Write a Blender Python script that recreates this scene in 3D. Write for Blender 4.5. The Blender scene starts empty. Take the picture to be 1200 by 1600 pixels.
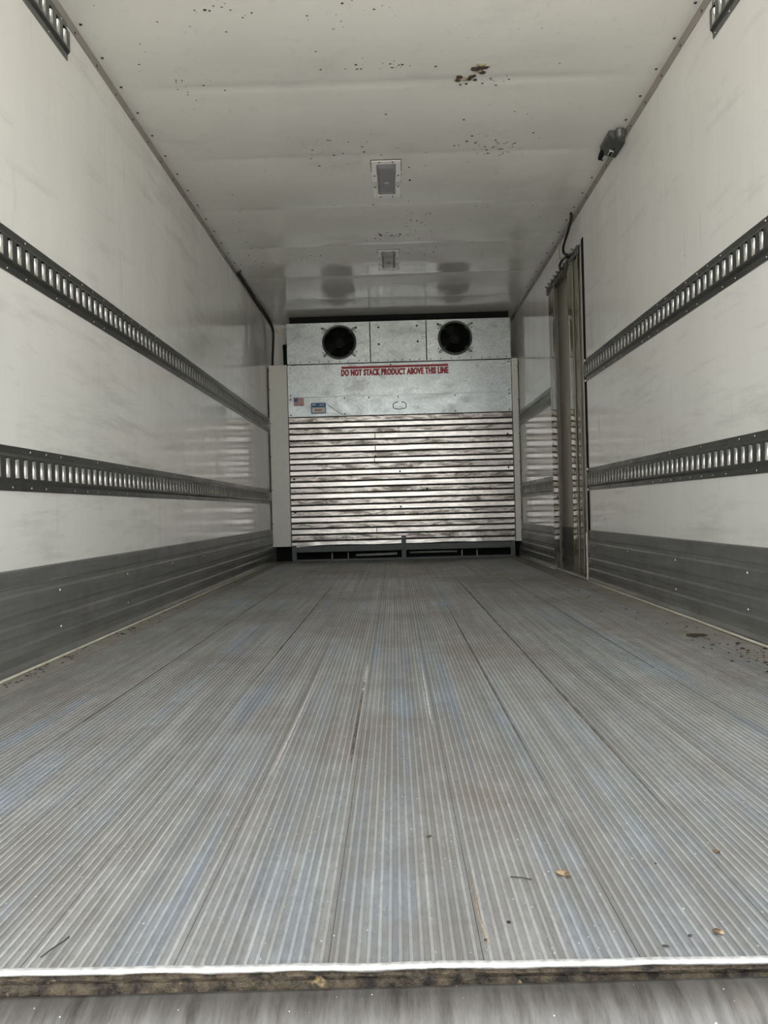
import bpy, bmesh, math, random
from mathutils import Matrix, Vector, noise as mnoise

random.seed(7)
scene = bpy.context.scene
COL = scene.collection

# ------------------------------------------------------------------ camera
F_PX = 1150.0                       # focal length in pixels of the 1200 x 1600 frame
ROLL = 0.026
cam_data = bpy.data.cameras.new("camera")
cam_data.sensor_fit = 'HORIZONTAL'
cam_data.sensor_width = 36.0
cam_data.lens = 36.0 * F_PX / 1200.0
cam_data.clip_start = 0.02
cam_data.clip_end = 300
cam = bpy.data.objects.new("camera", cam_data)
COL.objects.link(cam)
_r0 = Vector((math.cos(ROLL), 0, -math.sin(ROLL)))
_u0 = Vector((math.sin(ROLL), 0, math.cos(ROLL)))
_w = (Vector((0, 1, 0)) - _r0 * (16 / F_PX) - _u0 * (3 / F_PX)).normalized()
_r = (_r0 - _w * _r0.dot(_w)).normalized()
_u = _r.cross(_w)
M = Matrix(((_r.x, _u.x, -_w.x, 0.0), (_r.y, _u.y, -_w.y, 0.0), (_r.z, _u.z, -_w.z, 0.445), (0, 0, 0, 1)))
cam.matrix_world = M
scene.camera = cam

# ------------------------------------------------------------------ world and exposure
world = bpy.data.worlds.new("overcast_sky")
scene.world = world
world.use_nodes = True
wn = world.node_tree
wn.nodes["Background"].inputs[0].default_value = (0.93, 0.97, 1.0, 1)
wn.nodes["Background"].inputs[1].default_value = 0.75
# high sun from the front of the truck: the box stays in shade, the yard behind it is sunlit
sun_data = bpy.data.lights.new("sun", 'SUN')
sun_data.energy = 6.0
sun_data.angle = 0.01
sun_data.color = (1.0, 0.96, 0.89)
sun = bpy.data.objects.new("sun", sun_data)
COL.objects.link(sun)
sun.rotation_euler = Vector((0.55, -0.42, -0.80)).to_track_quat('-Z', 'Y').to_euler()
scene.view_settings.view_transform = 'Standard'
scene.view_settings.look = 'None'
scene.view_settings.gamma = 1.0
scene.view_settings.exposure = 1.92
scene.view_settings.use_curve_mapping = False
scene.cycles.use_adaptive_sampling = True
scene.cycles.adaptive_threshold = 0.02
scene.cycles.max_bounces = 10
scene.cycles.diffuse_bounces = 7
scene.cycles.glossy_bounces = 4
scene.cycles.transparent_max_bounces = 8

# ------------------------------------------------------------------ measures (metres)
XL, XR, ZC = -1.105, 1.14, 2.215
Y0, YF = 0.722, 6.95                # rear floor edge, front wall
YB = 6.60                           # face of the bulkhead

# ------------------------------------------------------------------ materials
class NT:
    def __init__(s, name):
        s.m = bpy.data.materials.new(name)
        s.m.use_nodes = True
        s.t = s.m.node_tree
        s.p = s.t.nodes["Principled BSDF"]
        s.pos = None
    def n(s, kind, **kw):
        nd = s.t.nodes.new(kind)
        for k, v in kw.items():
            setattr(nd, k, v)
        return nd
    def l(s, a, b):
        s.t.links.new(a, b)
    def position(s, scale=(1, 1, 1), rot=(0, 0, 0), loc=(0, 0, 0)):
        if s.pos is None:
            s.pos = s.n("ShaderNodeNewGeometry").outputs["Position"]
        mp = s.n("ShaderNodeMapping")
        mp.inputs["Scale"].default_value = scale
        mp.inputs["Rotation"].default_value = rot
        mp.inputs["Location"].default_value = loc
        s.l(s.pos, mp.inputs["Vector"])
        return mp.outputs[0]
    def noise(s, vec, scale=5, detail=3, rough=.55, dist=0):
        nd = s.n("ShaderNodeTexNoise")
        nd.inputs["Scale"].default_value = scale
        nd.inputs["Detail"].default_value = detail
        nd.inputs["Roughness"].default_value = rough
        nd.inputs["Distortion"].default_value = dist
        s.l(vec, nd.inputs["Vector"])
        return nd.outputs["Fac"]
    def ramp(s, fac, a, b, lo=0.0, hi=1.0):
        nd = s.n("ShaderNodeMapRange")
        nd.inputs["From Min"].default_value = a
        nd.inputs["From Max"].default_value = b
        nd.inputs["To Min"].default_value = lo
        nd.inputs["To Max"].default_value = hi
        s.l(fac, nd.inputs["Value"])
        return nd.outputs[0]
    def math(s, op, a, b=None):
        nd = s.n("ShaderNodeMath", operation=op)
        for i, v in enumerate((a, b)):
            if v is None: continue
            if isinstance(v, (int, float)): nd.inputs[i].default_value = v
            else: s.l(v, nd.inputs[i])
        return nd.outputs[0]
    def mix(s, fac, a, b):
        nd = s.n("ShaderNodeMix", data_type='RGBA')
        for sock, v in ((nd.inputs["Factor"], fac), (nd.inputs["A"], a), (nd.inputs["B"], b)):
            pass
        ins = [i for i in nd.inputs if i.enabled]
        for sock, v in zip((nd.inputs[0], nd.inputs[6], nd.inputs[7]), (fac, a, b)):
            if isinstance(v, (int, float)): sock.default_value = v
            elif isinstance(v, (tuple, list)): sock.default_value = (v[0], v[1], v[2], 1)
            else: s.l(v, sock)
        return nd.outputs[2]
    def dots(s, vec, scale, keep, radius, soft=.15):
        """scattered round specks: a share `keep` of Voronoi cells carries one"""
        v = s.n("ShaderNodeTexVoronoi")
        v.inputs["Scale"].default_value = scale
        s.l(vec, v.inputs["Vector"])
        sep = s.n("ShaderNodeSeparateColor")
        s.l(v.outputs["Color"], sep.inputs[0])
        on = s.math('LESS_THAN', sep.outputs[0], keep)
        rad = s.math('MULTIPLY', sep.outputs[1], radius)
        d = s.math('SUBTRACT', rad, v.outputs["Distance"])
        return s.math('MULTIPLY', on, s.ramp(d, 0.0, radius * soft))
    def bump(s, h, strength=.2, dist=.01, chain=None):
        nd = s.n("ShaderNodeBump")
        nd.inputs["Strength"].default_value = strength
        nd.inputs["Distance"].default_value = dist
        s.l(h, nd.inputs["Height"])
        if chain is not None:
            s.l(chain, nd.inputs["Normal"])
        return nd.outputs[0]
    def done(s, color, rough=.5, metal=0.0, normal=None, **kw):
        for nm, v in (("Base Color", color), ("Roughness", rough), ("Metallic", metal)):
            sk = s.p.inputs[nm]
            if isinstance(v, (int, float)): sk.default_value = v
            elif isinstance(v, (tuple, list)): sk.default_value = (v[0], v[1], v[2], 1)
            else: s.l(v, sk)
        if normal is not None: s.l(normal, s.p.inputs["Normal"])
        for k, v in kw.items():
            s.p.inputs[k.replace('_', ' ')].default_value = v
        return s.m

def plain(name, c, rough=.5, metal=0.0, var=.12, scale=30, **kw):
    t = NT(name)
    f = t.noise(t.position(), scale, 3)
    lo = tuple(x * (1 - var) for x in c); hi = tuple(min(1, x * (1 + var)) for x in c)
    return t.done(t.mix(t.ramp(f, .3, .7), lo, hi), rough, metal, **kw)

def wall_mat(name, base, wave_scale, speck_keep, patch=.5):
    t = NT(name)
    p = t.position()
    big = t.noise(p, 1.3, 4)
    col = t.mix(t.ramp(big, .35, .7), base, tuple(x * .93 for x in base))
    # dragging scuffs that slope along the wall
    sc = t.math('MULTIPLY', t.noise(t.position((.6, .9, 7), (.62, 0, 0)), 2.1, 8, .72, .3), t.ramp(t.noise(p, .9, 2), .35, .65, .82, 1.08))
    col = t.mix(t.ramp(sc, .50, .74, 0, .48), col, (.46, .455, .425))
    up = t.noise(t.position((6, 6, .7)), 3.5, 4, .6)
    col = t.mix(t.ramp(up, .60, .8, 0, .26), col, (.44, .42, .375))
    d = t.dots(p, 26, speck_keep, .16)
    mask = t.ramp(t.noise(p, 1.7, 3), patch, patch + .14)
    col = t.mix(t.math('MULTIPLY', d, mask), col, (.045, .04, .03))
    d2 = t.dots(t.position(loc=(3, 5, 1)), 14, speck_keep * .35, .10)
    col = t.mix(t.math('MULTIPLY', d2, t.ramp(t.noise(t.position(loc=(9, 2, 4)), 2.1, 2), patch - .05, patch + .08)), col, (.06, .05, .035))
    w = t.noise(t.position(wave_scale), 1.0, 2, .4)
    w2 = t.noise(t.position((1, 1, .45)), 11, 3, .5, .6)
    nrm = t.bump(w, .45, .02)
    nrm = t.bump(w2, .28, .004, nrm)
    return t.done(col, t.ramp(big, .3, .7, .10, .16), 0, nrm, IOR=1.5)

M_WALL = wall_mat("glossy_white_wall_liner", (.83, .82, .775), (1, 3.2, 1.1), .10, .58)
M_CEIL = wall_mat("glossy_white_ceiling_liner", (.785, .775, .725), (1.0, 1.5, 1), .42, .50)
M_OUT = plain("outer_skin_white", (.7, .7, .7), .5)
M_POST = plain("cream_white_post_sheet", (.72, .71, .64), .32, var=.03)

def zinc(name, base, rough, metal=.9, sp=60, stain=.25):
    t = NT(name)
    p = t.position()
    v = t.n("ShaderNodeTexVoronoi"); v.inputs["Scale"].default_value = sp
    t.l(p, v.inputs["Vector"])
    sep = t.n("ShaderNodeSeparateColor"); t.l(v.outputs["Color"], sep.inputs[0])
    c = t.mix(sep.outputs[0], tuple(x * .9 for x in base), tuple(min(1, x * 1.08) for x in base))
    st = t.noise(t.position((1.2, 1, 2.2)), 4.5, 5, .65, .6)
    c = t.mix(t.ramp(st, .52, .8, 0, stain), c, (.12, .115, .10))
    d = t.dots(t.position(loc=(1.3, 0, .7)), 34, .10, .18)
    c = t.mix(t.math('MULTIPLY', d, t.ramp(st, .42, .55)), c, (.09, .085, .075))
    r = t.ramp(st, .3, .75, rough - .06, rough + .12)
    n = t.bump(t.noise(p, 2.2, 2), .12, .02)
    return t.done(c, r, metal, n)

M_GALV = zinc("galvanised_steel_sheet", (.355, .375, .37), .30, .9, 75, .5)
M_TRACK = zinc("dull_galvanised_track", (.225, .235, .23), .34, .93, 130, .4)
M_TLIP = plain("worn_and_lit_slot_edge", (.80, .80, .78), .24, .95, .08, 40)  # polished lips, lightened further to paint in the light they catch
M_LAMPFR = plain("white_lamp_plate", (.93, .92, .88), .30, var=.03)

def slat(name, base, smudge, lo):
    t = NT(name)
    s = t.noise(t.position((3.0, 1, 15)), 1.7, 6, .7, .7)
    c = t.mix(t.ramp(s, .43, .60, 0, smudge), base, (.075, .062, .052))
    b = t.noise(t.position((30, 1, 3)), 1.5, 2)
    c = t.mix(t.ramp(b, .4, .75, 0, .22), c, tuple(x * .72 for x in base))
    n = t.bump(t.noise(t.position((3, 1, 9)), 1.6, 3), .22, .012)
    return t.done(c, t.ramp(s, .35, .7, lo, lo + .14), .96, n)
M_SLATC = slat("bright_aluminium_slat", (.52, .485, .45), .16, .185)
M_SLATM = slat("smudged_aluminium_slat", (.36, .33, .30), .93, .20)
M_GROOVE = plain("grime_and_shade_in_groove", (.05, .042, .036), .7)  # brown grime; the shadow on the step edges is painted in too

def kick_mat():
    t = NT("dirty_aluminium_kick_plate")
    p = t.position()
    a = t.noise(t.position((1, .5, 6)), 5, 5, .65)
    c = t.mix(t.ramp(a, .3, .72), (.27, .27, .26), (.40, .405, .395))
    b = t.noise(p, 2.3, 5, .7)
    c = t.mix(t.ramp(b, .5, .78, 0, .6), c, (.20, .18, .155))
    v = t.noise(t.position((1, 11, 1.4)), 3, 3, .6)
    c = t.mix(t.ramp(v, .64, .8, 0, .35), c, (.42, .42, .40))
    return t.done(c, t.ramp(b, .3, .7, .38, .5), .72, t.bump(a, .1, .004))
M_KICK = kick_mat()
M_TRIM = plain("taupe_corner_trim", (.33, .305, .27), .42, .15, .08, 8)
M_SEAL = plain("aged_white_sealant", (.62, .585, .47), .6, var=.12, scale=14)
M_SCREW = plain("dark_screw_head", (.055, .05, .045), .45, .5)
M_STEELPIN = plain("bright_rivet_head", (.72, .73, .72), .25, 1.0)
M_BLACK = plain("black_rubber", (.010, .010, .010), .8, Specular_IOR_Level=.2)
M_CABLE = plain("black_cable_sheath", (.010, .010, .010), .55)
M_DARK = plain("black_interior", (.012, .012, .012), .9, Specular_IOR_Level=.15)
M_FAN = plain("black_fan_blade", (.006, .006, .006), .6, Specular_IOR_Level=.25)
M_RING = plain("dark_grey_steel_ring", (.16, .165, .165), .35, .7)
M_FRAME = plain("grey_painted_steel_frame", (.10, .106, .10), .55, .2)
M_RED = plain("red_vinyl_print", (.40, .012, .022), .4, var=.1)
M_WHITEV = plain("white_vinyl", (.68, .66, .64), .4)
M_BLUEV = plain("navy_vinyl", (.03, .04, .14), .4)
M_TEAL = plain("teal_blue_print", (.008, .13, .27), .4)
M_INK = plain("black_ink", (.02, .02, .02), .5)
M_RUST = plain("reddish_brown_ink", (.45, .26, .19), .6, var=.2, scale=90)
M_GROUND = plain("grey_concrete_yard", (.44, .43, .41), .85, var=.15, scale=1.2)
M_DOOR = plain("cream_door_face", (.62, .60, .50), .35, var=.04, scale=4)
M_BRKT = plain("grey_cast_metal", (.16, .165, .165), .38, .75)
M_MUD = plain("dark_dried_mud", (.045, .033, .020), .85, var=.5, scale=160)
M_MUD2 = plain("pale_dried_mud", (.30, .25, .16), .85, var=.4, scale=160)
M_HUSK = plain("brown_seed_husk", (.14, .085, .045), .5, var=.45, scale=220)
M_HUSK2 = plain("tan_seed_husk", (.34, .245, .14), .5, var=.35, scale=220)
M_TWIG = plain("dark_twig", (.05, .045, .04), .7)
M_LEAD = plain("copper_tan_wire", (.30, .17, .09), .5)
M_TEALW = plain("teal_wire", (.03, .16, .19), .5)
M_PIPE = plain("pale_grey_pipe", (.42, .42, .38), .5)

def floor_mats():
    out = []
    for name, base, blue, brown, met, rough, k in (
            ("worn_aluminium_rib_top", (.74, .745, .745), (.52, .625, .76), (.41, .36, .29), .7, .42, 0),
            ("dirty_aluminium_rib_valley", (.47, .475, .48), (.36, .465, .59), (.28, .24, .19), .65, .48, 1)):
        t = NT(name)
        p = t.position()
        st = t.noise(t.position((26, .55, 1)), 1.5, 5, .7)
        c = t.mix(t.ramp(st, .38, .62), tuple(x * .72 for x in base), tuple(min(1, x * 1.1) for x in base))
        st2 = t.noise(t.position((9, .35, 1), loc=(4, 1, 0)), 1.4, 4, .6)
        c = t.mix(t.ramp(st2, .48, .67, 0, .62), c, blue)
        b = t.noise(p, 1.25, 6, .68)
        c = t.mix(t.ramp(b, .42, .68, 0, .85), c, brown)
        fine = t.noise(t.position((1, .45, 1)), 130, 3, .7)
        c = t.mix(t.ramp(fine, .48, .72, 0, .55), c, tuple(x * .55 for x in base))
        sm = t.noise(t.position((5, 2.2, 1), loc=(7, 3, 0)), 3.5, 6, .75)
        c = t.mix(t.ramp(sm, .52, .72, 0, .45), c, tuple(min(1, x * 1.22) for x in base))
        sp = t.dots(t.position((1, .6, 1)), 170, .22, .22)
        c = t.mix(t.math('MULTIPLY', sp, .8), c, (.92, .93, .93))
        sk = t.dots(t.position((1, .7, 1), loc=(2, 2, 2)), 45, .03, .12)
        c = t.mix(sk, c, (.07, .06, .05))
        out.append(t.done(c, t.ramp(b, .3, .7, rough - .04, rough + .14), met, t.bump(fine, .12, .002)))
    return out
M_RIB, M_VALLEY = floor_mats()

def gutter():
    t = NT("dusty_floor_gutter")
    p = t.position()
    a = t.noise(p, 9, 6, .7)
    c = t.mix(t.ramp(a, .3, .7), (.23, .205, .17), (.34, .325, .30))
    d = t.dots(t.position((1, .5, 1)), 60, .16, .30)
    c = t.mix(t.math('MULTIPLY', d, t.ramp(t.noise(p, 4, 3), .45, .6)), c, (.04, .03, .02))
    return t.done(c, .7, .15, t.bump(a, .2, .004))
M_GUTTER = gutter()
M_SEAM = plain("grimy_plank_seam", (.13, .115, .095), .75, .0, .5, 40)
M_GRIT = plain("pale_grit", (.62, .60, .54), .8, .0, .3, 200)

def sill_mat():
    t = NT("scraped_steel_sill")
    a = t.noise(t.position((26, 4, 4), (0, 0, .5)), 2.4, 5, .7)
    c = t.mix(t.ramp(a, .32, .7), (.10, .092, .085), (.24, .23, .218))
    s = t.dots(t.position((1, 1, 1)), 210, .10, .22)
    c = t.mix(s, c, (.8, .78, .7))
    b = t.noise(t.position(), 7, 4)
    c = t.mix(t.ramp(b, .58, .75, 0, .5), c, (.42, .36, .25))
    return t.done(c, t.ramp(a, .3, .7, .34, .5), .8, t.bump(a, .15, .002))
M_SILL = sill_mat()
def core_mat():
    t = NT("rotted_brown_floor_core")
    a = t.noise(t.position(), 55, 4, .7)
    c = t.mix(t.ramp(a, .38, .62), (.028, .023, .018), (.15, .115, .075))
    b = t.noise(t.position(loc=(4, 4, 4)), 32, 3)
    c = t.mix(t.ramp(b, .64, .70, 0, .9), c, (.60, .43, .22))
    return t.done(c, .85, 0, t.bump(a, .8, .01))
M_CORE = core_mat()
M_LIP = plain("bright_worn_floor_edge", (.62, .61, .60), .40, .5, .30, 90)

def vinyl_strip():
    t = NT("clear_yellowed_vinyl")
    t.done((.30, .28, .215), .04, 0, None, IOR=1.9)
    out = t.t.nodes["Material Output"]
    tr = t.n("ShaderNodeBsdfTransparent"); tr.inputs[0].default_value = (.80, .76, .60, 1)
    mx = t.n("ShaderNodeMixShader"); mx.inputs[0].default_value = .7
    t.l(tr.outputs[0], mx.inputs[1]); t.l(t.p.outputs[0], mx.inputs[2]); t.l(mx.outputs[0], out.inputs[0])
    return t.m
M_STRIP = vinyl_strip()
def lens_mat(name, c):
    t = NT(name)
    w = t.noise(t.position((30, 30, 1)), 3, 2)
    return t.done(t.mix(t.ramp(w, .3, .7), tuple(x * .9 for x in c), c), .22, 0, t.bump(w, .1, .003))
M_LENS = lens_mat("grey_violet_lamp_lens", (.285, .285, .305))
M_LENS2 = lens_mat("cloudy_grey_lamp_lens", (.36, .37, .35))

# ------------------------------------------------------------------ mesh helpers
class MB:
    """collects geometry in world coordinates; build() links it as one mesh object"""
    def __init__(s):
        s.v = []; s.f = []; s.mi = []; s.smooth = []
    def quad(s, pts, m=0, smooth=False):
        b = len(s.v); s.v += [tuple(p) for p in pts]; s.f.append(tuple(range(b, b + len(pts)))); s.mi.append(m); s.smooth.append(smooth)
    def box(s, lo, hi, m=0, bev=0.0):
        (x0, y0, z0), (x1, y1, z1) = lo, hi
        if bev <= 0:
            b = len(s.v)
            s.v += [(x0, y0, z0), (x1, y0, z0), (x1, y1, z0), (x0, y1, z0), (x0, y0, z1), (x1, y0, z1), (x1, y1, z1), (x0, y1, z1)]
            for q in ((3, 2, 1, 0), (4, 5, 6, 7), (0, 1, 5, 4), (1, 2, 6, 5), (2, 3, 7, 6), (3, 0, 4, 7)):
                s.f.append(tuple(b + i for i in q)); s.mi.append(m); s.smooth.append(False)
            return
        bm = bmesh.new()
        bmesh.ops.create_cube(bm, size=1)
        for v in bm.verts:
            v.co = Vector(((x0 + x1) / 2 + v.co.x * (x1 - x0), (y0 + y1) / 2 + v.co.y * (y1 - y0), (z0 + z1) / 2 + v.co.z * (z1 - z0)))
        bmesh.ops.bevel(bm, geom=bm.edges[:], offset=bev, segments=2, affect='EDGES', clamp_overlap=True)
        s.addbm(bm, m)
    def addbm(s, bm, m=0, smooth=False):
        b = len(s.v); bm.verts.index_update()
        s.v += [tuple(v.co) for v in bm.verts]
        for f in bm.faces:
            s.f.append(tuple(b + v.index for v in f.verts)); s.mi.append(m); s.smooth.append(smooth)
        bm.free()
    def tube(s, pts, r, n=8, m=0, cap=True, r2=None):
        pts = [Vector(p) for p in pts]
        rings = []
        prev = None
        for i, p in enumerate(pts):
            d = (pts[min(i + 1, len(pts) - 1)] - pts[max(i - 1, 0)]).normalized()
            if prev is None:
                a = Vector((0, 0, 1)) if abs(d.z) < .9 else Vector((1, 0, 0))
            else:
                a = prev
            x = (a - d * a.dot(d)).normalized(); prev = x
            y = d.cross(x)
            rr = r if r2 is None else r + (r2 - r) * i / (len(pts) - 1)
            b = len(s.v)
            s.v += [tuple(p + (x * math.cos(2 * math.pi * k / n) + y * math.sin(2 * math.pi * k / n)) * rr) for k in range(n)]
            rings.append(b)
        for a, b in zip(rings, rings[1:]):
            for k in range(n):
                s.f.append((a + k, a + (k + 1) % n, b + (k + 1) % n, b + k)); s.mi.append(m); s.smooth.append(True)
        if cap:
            s.f.append(tuple(rings[0] + k for k in reversed(range(n)))); s.mi.append(m); s.smooth.append(False)
            s.f.append(tuple(rings[-1] + k for k in range(n))); s.mi.append(m); s.smooth.append(False)
    def dome(s, c, axis, r, h, n=8, m=0):
        """small rounded screw or rivet head"""
        c = Vector(c); ax = Vector(axis).normalized()
        a = Vector((0, 0, 1)) if abs(ax.z) < .9 else Vector((1, 0, 0))
        x = (a - ax * a.dot(ax)).normalized(); y = ax.cross(x)
        b = len(s.v)
        for rr, hh in ((1, 0), (.8, .6)):
            s.v += [tuple(c + (x * math.cos(2 * math.pi * k / n) + y * math.sin(2 * math.pi * k / n)) * r * rr + ax * h * hh) for k in range(n)]
        s.v.append(tuple(c + ax * h))
        for k in range(n):
            k2 = (k + 1) % n
            s.f.append((b + k, b + k2, b + n + k2, b + n + k)); s.mi.append(m); s.smooth.append(True)
            s.f.append((b + n + k, b + n + k2, b + 2 * n)); s.mi.append(m); s.smooth.append(True)
    def extrude_y(s, prof, y0, y1, closed=False, m=0, mats=None, caps=False, smooth=False):
        b = len(s.v); n = len(prof)
        s.v += [(x, y0, z) for x, z in prof] + [(x, y1, z) for x, z in prof]
        for i in range(n if closed else n - 1):
            j = (i + 1) % n
            s.f.append((b + i, b + j, b + n + j, b + n + i)); s.mi.append(mats[i] if mats else m); s.smooth.append(smooth)
        if caps:
            s.f.append(tuple(b + i for i in range(n))); s.mi.append(m); s.smooth.append(False)
            s.f.append(tuple(b + n + i for i in reversed(range(n)))); s.mi.append(m); s.smooth.append(False)
    def build(s, name, mats, parent=None, origin=None, fix=True):
        if not isinstance(mats, (list, tuple)): mats = [mats]
        xs, ys, zs = zip(*s.v)
        if origin is None:
            origin = ((min(xs) + max(xs)) / 2, (min(ys) + max(ys)) / 2, min(zs))
        o = Vector(origin)
        me = bpy.data.meshes.new(name)
        me.from_pydata([(x - o.x, y - o.y, z - o.z) for x, y, z in s.v], [], s.f)
        for mt in mats: me.materials.append(mt)
        me.polygons.foreach_set("material_index", s.mi)
        me.polygons.foreach_set("use_smooth", s.smooth)
        if fix:
            bm = bmesh.new(); bm.from_mesh(me)
            bmesh.ops.remove_doubles(bm, verts=bm.verts, dist=2e-6)
            bmesh.ops.recalc_face_normals(bm, faces=bm.faces); bm.to_mesh(me); bm.free()
        me.update()
        return link(name, me, o, parent)

def link(name, me, loc, parent=None):
    ob = bpy.data.objects.new(name, me)
    COL.objects.link(ob)
    if parent is not None:
        ob.parent = parent
        ob.location = Vector(loc) - wloc(parent)
    else:
        ob.location = loc
    return ob
def wloc(o):
    v = Vector(o.location)
    while o.parent is not None:
        o = o.parent; v += Vector(o.location)
    return v
def empty(name, loc):
    return link(name, None, loc)
def tag(o, label, cat, group=None, kind=None):
    o["label"] = label; o["category"] = cat
    if group: o["group"] = group
    if kind: o["kind"] = kind
    return o
def structure(o, label=None):
    o["kind"] = "structure"
    if label: o["label"] = label
    return o
def stuff(o):
    o["kind"] = "stuff"
    return o
def box(name, lo, hi, mat, parent=None, bev=0.0):
    b = MB(); b.box(lo, hi, 0, bev); return b.build(name, mat, parent)

# ================================================================== THE SETTING
# yard outside, behind the truck
g = MB(); g.quad([(-60, -90, -1.15), (60, -90, -1.15), (60, 40, -1.15), (-60, 40, -1.15)])
structure(g.build("ground", M_GROUND), "grey concrete yard outside the truck")

# ---- floor: extruded ribbed planks between two flat gutters
floor_root = MB()
floor_root.box((XL - .06, Y0 + .004, -.09), (XR + .06, YF + .06, -.0026), 0)
floor = structure(floor_root.build("floor", [M_SEAM]), "ribbed aluminium truck floor running to the bulkhead")
PW, NR = .154, 14
def plank_mesh():
    b = MB(); pitch = (PW - .004) / NR; prof = []; mats = []
    prof.append((.0006, -.0025)); mats.append(1); prof.append((.0006, -.0018)); mats.append(1)
    for i in range(NR):
        x = .002 + pitch * i
        w = .0030
        prof += [(x + w, -.0018), (x + w + .0010, 0), (x + w + .0042, 0), (x + w + .0052, -.0018)]
        mats += [1, 0, 1, 1]
    prof.append((PW - .0006, -.0018)); mats.append(1)
    prof.append((PW - .0006, -.0025)); mats.append(1)
    b.extrude_y(prof, 0, YF - Y0, mats=mats[:len(prof) - 1])
    # end face of the ribs at the rear edge
    n = len(prof)
    for i in range(n - 1):
        (xa, za), (xb, zb) = prof[i], prof[i + 1]
        b.quad([(xa, 0, za), (xb, 0, zb), (xb, 0, -.0026), (xa, 0, -.0026)], 0)
    return b
pl = plank_mesh()
first = pl.build("floor_plank", [M_RIB, M_VALLEY], floor, origin=(0, 0, 0), fix=True)
X0P = -1.001
for k in range(13):
    o = first if k == 0 else first.copy()
    if k: COL.objects.link(o); o.parent = floor
    o.location = Vector((X0P + PW * k, Y0, 0)) - wloc(floor)
for nm, a, b_ in (("floor_gutter", XL, X0P), ("floor_gutter", X0P + PW * 13, XR)):
    box(nm, (a, Y0, -.0026), (b_, YF, -.0008), M_GUTTER, floor)
# grime packed into a few plank seams: pale grit and dark dirt in long thin beads
def seam_fill(x, ya, yb, w, mat, seed):
    b = MB(); rnd = random.Random(seed); n = 60; L = []; R = []; T = []
    for i in range(n + 1):
        y = ya + (yb - ya) * i / n
        ww = w * (.35 + .65 * rnd.random()) * min(1, 6 * min(i, n - i) / n + .1)
        L.append((x - ww / 2, y, -.0019)); R.append((x + ww / 2, y, -.0019)); T.append((x, y, .0002 - .0006 * rnd.random()))
    for i in range(n):
        b.quad([L[i], L[i + 1], T[i + 1], T[i]]); b.quad([T[i], T[i + 1], R[i + 1], R[i]])
    return b.build("seam_dirt", mat, floor, fix=False)
seam_fill(X0P + PW * 9, 1.08, 4.6, .012, M_SEAM, 1)
seam_fill(X0P + PW * 8, 1.2, 3.2, .007, M_SEAM, 2)
seam_fill(X0P + PW * 6 - .012, 1.30, 2.0, .010, M_SEAM, 3)
seam_fill(X0P + PW * 6 - .012, 1.75, 2.15, .008, M_GRIT, 4)
seam_fill(X0P + PW * 5 + .01, 1.25, 2.1, .004, M_GRIT, 5)
seam_fill(X0P + PW * 7 - .01, 1.5, 2.2, .006, M_GRIT, 6)
seam_fill(X0P + PW * 4, 2.0, 4.5, .009, M_SEAM, 7)
for q, xx in enumerate((-.10, -.07, -.045, -.02, .075)):
    seam_fill(xx, 2.6, 5.2, .0045, M_GRIT, 20 + q)
seam_fill(X0P + PW * 2, 1.6, 4.8, .008, M_SEAM, 8)
seam_fill(X0P + PW * 11, 2.0, 4.8, .008, M_SEAM, 9)

# bright rounded rear edge of the floor, ragged, over the rotted core
def lip():
    b = MB(); n = 150; rnd = random.Random(3)
    rows = []
    for i in range(n + 1):
        x = XL + (XR - XL) * i / n
        j = (mnoise.noise(Vector((x * 14, 0, 0))) * .0016 + (rnd.random() - .5) * .0007)
        y = Y0 - .0045 + j * .8
        rows.append([(x, Y0 + .0015 + j * 1.2, .0004), (x, Y0 - .0015, .0006), (x, y, -.0008 + j * .3), (x, y - .0008, -.0026), (x, y + .0006, -.0046 + j), (x, Y0 + .004, -.0052)])
    for a, c in zip(rows, rows[1:]):
        for k in range(5):
            b.quad([a[k], a[k + 1], c[k + 1], c[k]], 0, True)
    return b.build("floor_edge", M_LIP, floor)
lip()
def core():
    b = MB(); n = 220; rows = []
    for i in range(n + 1):
        x = XL + (XR - XL) * i / n
        d = mnoise.noise(Vector((x * 40, 1, 0))) * .0035 + mnoise.noise(Vector((x * 11, 5, 0))) * .003
        rows.append([(x, Y0 + .006 + d * .4, -.0042), (x, Y0 - .002 + d, -.010), (x, Y0 + .001 - d, -.016), (x, Y0 - .003 + d * .6, -.024), (x, Y0 + .003, -.05)])
    for a, c in zip(rows, rows[1:]):
        for k in range(4):
            b.quad([a[k], a[k + 1], c[k + 1], c[k]], 0, False)
    return b.build("floor_core", M_CORE, floor)
core()
# steel sill / bumper just outside the floor edge
def sill():
    b = MB(); rows = []; n = 40
    prof = [(.712, -.060), (.709, -.0165), (.706, -.0128), (.700, -.0118), (.690, -.0130), (.678, -.0165), (.664, -.0235), (.652, -.034), (.644, -.050), (.640, -.075), (.640, -.26), (.712, -.26)]
    for i in range(n + 1):
        x = XL - .05 + (XR - XL + .1) * i / n
        t = (x + .02) * .0105
        rows.append([(x, y, z + t) for y, z in prof])
    for a, c in zip(rows, rows[1:]):
        for k in range(len(prof)):
            k2 = (k + 1) % len(prof)
            b.quad([a[k], a[k2], c[k2], c[k]], 0, True)
    b.quad(rows[0], 0); b.quad(rows[-1], 0)
    return structure(b.build("trim_1", M_SILL), "scraped rounded steel sill below the rear floor edge")
sill()

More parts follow.
